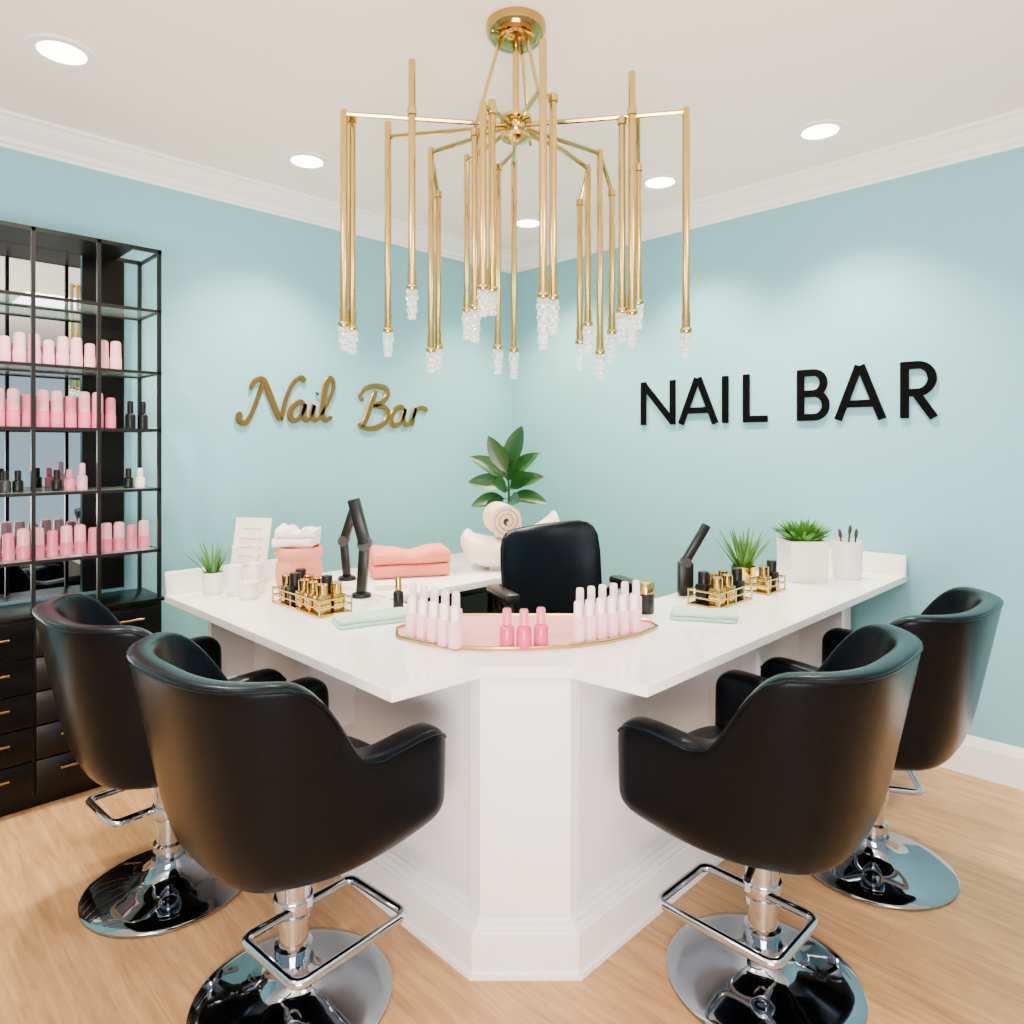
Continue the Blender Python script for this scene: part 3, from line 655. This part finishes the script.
# corner plant
fp=thing('potted_plant','tall broad leaf plant in the room corner behind the neck rest','plant',W(2.635,2.665,ZT+0.0003),CAMRZ)
MB().lathe([(0,0),(0.06,0),(0.065,0.005),(0.078,0.15),(0.07,0.15),(0.066,0.13),(0,0.13)],28).build('pot',M['ceramic'],fp)
MB().lathe([(0,0.125),(0.066,0.125),(0.066,0.136),(0,0.138)],20).build('soil',M['soil'],fp)
mb=MB(); mb.tube([(0,0,0.13),(0.005,0,0.3),(0,0.01,0.5)],[0.009,0.007,0.005],8)
mb.build('stem',M['leaf'],fp)
mb=MB()
for (z0,dx,dy,dz,L_,w_) in ((0.44,0.22,-0.1,1,0.27,0.11),(0.42,-0.35,-0.1,1,0.25,0.10),(0.40,0.75,-0.2,1,0.23,0.095),(0.40,-0.95,-0.2,0.95,0.27,0.10),(0.36,0.95,-0.2,0.6,0.21,0.09),(0.36,-0.95,-0.25,0.45,0.23,0.10),(0.31,0.85,-0.3,0.15,0.21,0.085),(0.30,-0.85,-0.3,0.1,0.20,0.09),(0.38,0.15,-0.6,0.8,0.22,0.105),(0.34,-0.4,-0.7,0.5,0.19,0.095),(0.28,0.3,-0.7,0.3,0.18,0.09),(0.43,-0.05,0.7,1,0.25,0.10),(0.35,0.55,-0.6,0.6,0.21,0.10),(0.40,-0.6,0.6,0.8,0.22,0.10),(0.33,0.1,0.9,0.4,0.2,0.09),(0.26,-0.5,-0.5,0.25,0.18,0.085)):
    mb.blade((0,0,z0),(dx,dy,dz),L_*random.uniform(0.9,1.1),w_,0.5,10,0.14,'broad',N=(0.5*random.uniform(-1,1),-0.85,0.5*random.uniform(0.4,1.4)))
mb.build('foliage',M['leaf'],fp)
# ------------------------------------------------------------ signs
def ryR(px): k=(px-512)/F; return R0*(1-k)/(1+k)
sg=thing('wall_sign','black block capital letter sign NAIL BAR on the right wall','sign',(0,ryR(790)-R0,1.53))
def fR(u,v,w): return Vector((-w,-u,v))
u0=lambda px: ryR(790)-ryR(px)
Hh=0.255; tk=0.034; D0,D1=0.001,0.015
def letter(paths):
    mb=MB()
    for k,p in enumerate(paths): mb.ribbon(p,tk,D0,D1+0.0007*k,fR)
    mb.build('letter',M['blackm'],sg,smooth=False)
h2=tk/2
def N_(a,b): return [[(a+h2,0),(a+h2,Hh)],[(b-h2,0),(b-h2,Hh)],[(a+h2*0.9,Hh-0.012),(b-h2*0.9,0.012)]]
def A_(a,b): 
    c=(a+b)/2; return [[(a+h2,0),(c-0.004,Hh)],[(b-h2,0),(c+0.004,Hh)],[(a+(b-a)*0.22,0.075),(b-(b-a)*0.22,0.075)]]
def arc(cx,cy,rx,ry,a0,a1,n=14): return [(cx+rx*math.cos(math.radians(a0+(a1-a0)*i/n)),cy+ry*math.sin(math.radians(a0+(a1-a0)*i/n))) for i in range(n+1)]
letter(N_(u0(642),u0(676)))
letter(A_(u0(679),u0(719)))
letter([[(u0(726),0),(u0(726),Hh)]])
letter([[(u0(744)+h2,Hh),(u0(744)+h2,h2),(u0(768),h2)]])
a,b=u0(798),u0(830)
r1=(Hh-tk)*0.235; r2=(Hh-tk)/2-r1
letter([[(a+h2,0),(a+h2,Hh)],[(a+h2,h2)]+arc(b-h2-0.055,h2+r2,0.055,r2,-90,90)+[(a+h2,h2+2*r2)],[(a+h2,h2+2*r2)]+arc(b-h2-0.06,Hh-h2-r1,0.05,r1,-90,90)+[(a+h2,Hh-h2)]])
letter(A_(u0(835),u0(887)))
a,b=u0(901),u0(939)
r1=(Hh-tk)*0.28
letter([[(a+h2,0),(a+h2,Hh)],[(a+h2,Hh-h2-2*r1)]+arc(b-h2-0.065,Hh-h2-r1,0.058,r1,-90,90)+[(a+h2,Hh-h2)],[(b-0.09,Hh-h2-2*r1),(b-h2,0)]])
def rxL(px): k=(px-512)/F; return R0*(1+k)/(1-k)
rc=rxL(335); ss=thing('wall_sign','gold handwritten script sign Nail Bar on the left wall','sign',(rc-R0,0,1.51))
def PL(px,py,w=0.022):
    rx=rxL(px); d=(rx+R0)/math.sqrt(2); z=CH+(447-py)*d/F
    return Vector((rx-rc,-w,z-1.51))
def spline(pts,n=7):
    out=[]
    for i in range(len(pts)-1):
        p0=pts[max(i-1,0)];p1=pts[i];p2=pts[i+1];p3=pts[min(i+2,len(pts)-1)]
        for k in range(n):
            t=k/n; out.append(0.5*((2*p1)+(p2-p0)*t+(2*p0-5*p1+4*p2-p3)*t*t+(3*p1-p0-3*p2+p3)*t*t*t))
    out.append(pts[-1]); return out
def script(strokes,r=0.0150,name='letter',parent=None):
    mb=MB()
    for s in strokes:
        pts=spline([PL(*p) for p in s]); n=len(pts)
        tgt=[]
        for i in range(n):
            a_=pts[max(i-1,0)]; b_=pts[min(i+1,n-1)]; dz=(b_-a_).normalized().z
            tgt.append(1.05-0.22*dz)
        rad=[]
        for i in range(n):
            w_=tgt[max(0,i-4):i+5]; e=min(1,0.5+i/5,0.5+(n-1-i)/5); rad.append(r*sum(w_)/len(w_)*e)
        mb.tube(pts,rad,8)
    for v in mb.bm.verts: v.co.y=-0.012+max(-0.006,min(0.006,v.co.y+0.022))
    return mb.build(name,M['gold'],parent or ss)
script([[(239,412),(238,420),(244,423),(250,415),(256,400),(262,382)],[(249,390),(254,381),(262,380),(268,393),(275,411),(280,421)],[(280,421),(283,406),(288,391),(294,381),(300,378),(304,382)]])
script([[(304,407),(300,402),(293,405),(289,413),(291,420),(297,419),(302,411),(304,404),(302,414),(305,420),(310,417)]])
li=script([[(310,417),(313,405),(311,415),(314,420),(319,416)]])
script([[(315.5,394.5),(316.7,393)]],0.016,'dot',li)
script([[(319,416),(326,404),(332,390),(332,381),(328,379),(324,388),(322,403),(321,414),(324,420),(331,417)]])
script([[(375,391),(370,404),(366,416),(361,427)],[(362,401),(359,396),(364,389),(375,386),(385,389),(386,396),(380,403),(371,406)],[(371,406),(382,407),(387,413),(384,422),(374,428),(364,428),(357,424)]])
script([[(404,411),(400,407),(394,410),(390,418),(392,425),(398,424),(402,416),(404,409),(402,419),(405,425),(409,422)]])
script([[(409,422),(413,413),(414,408),(412,417),(411,426)],[(412,418),(415,411),(419,408),(424,409),(425,412)]],0.0145)
# ------------------------------------------------------------ world and camera
w=bpy.data.worlds.new('World'); bpy.context.scene.world=w; w.use_nodes=True
bg=w.node_tree.nodes['Background']; bg.inputs[0].default_value=(0.76,0.90,1.0,1); bg.inputs[1].default_value=0.85
cd_=bpy.data.cameras.new('camera'); co=bpy.data.objects.new('camera',cd_); col.objects.link(co)
co.location=(-R0,-R0,CH); co.rotation_euler=(PI/2,0,-PI/4)
cd_.sensor_width=36; cd_.lens=36*F/1024; cd_.shift_y=-65/1024; cd_.clip_start=0.05
bpy.context.scene.camera=co
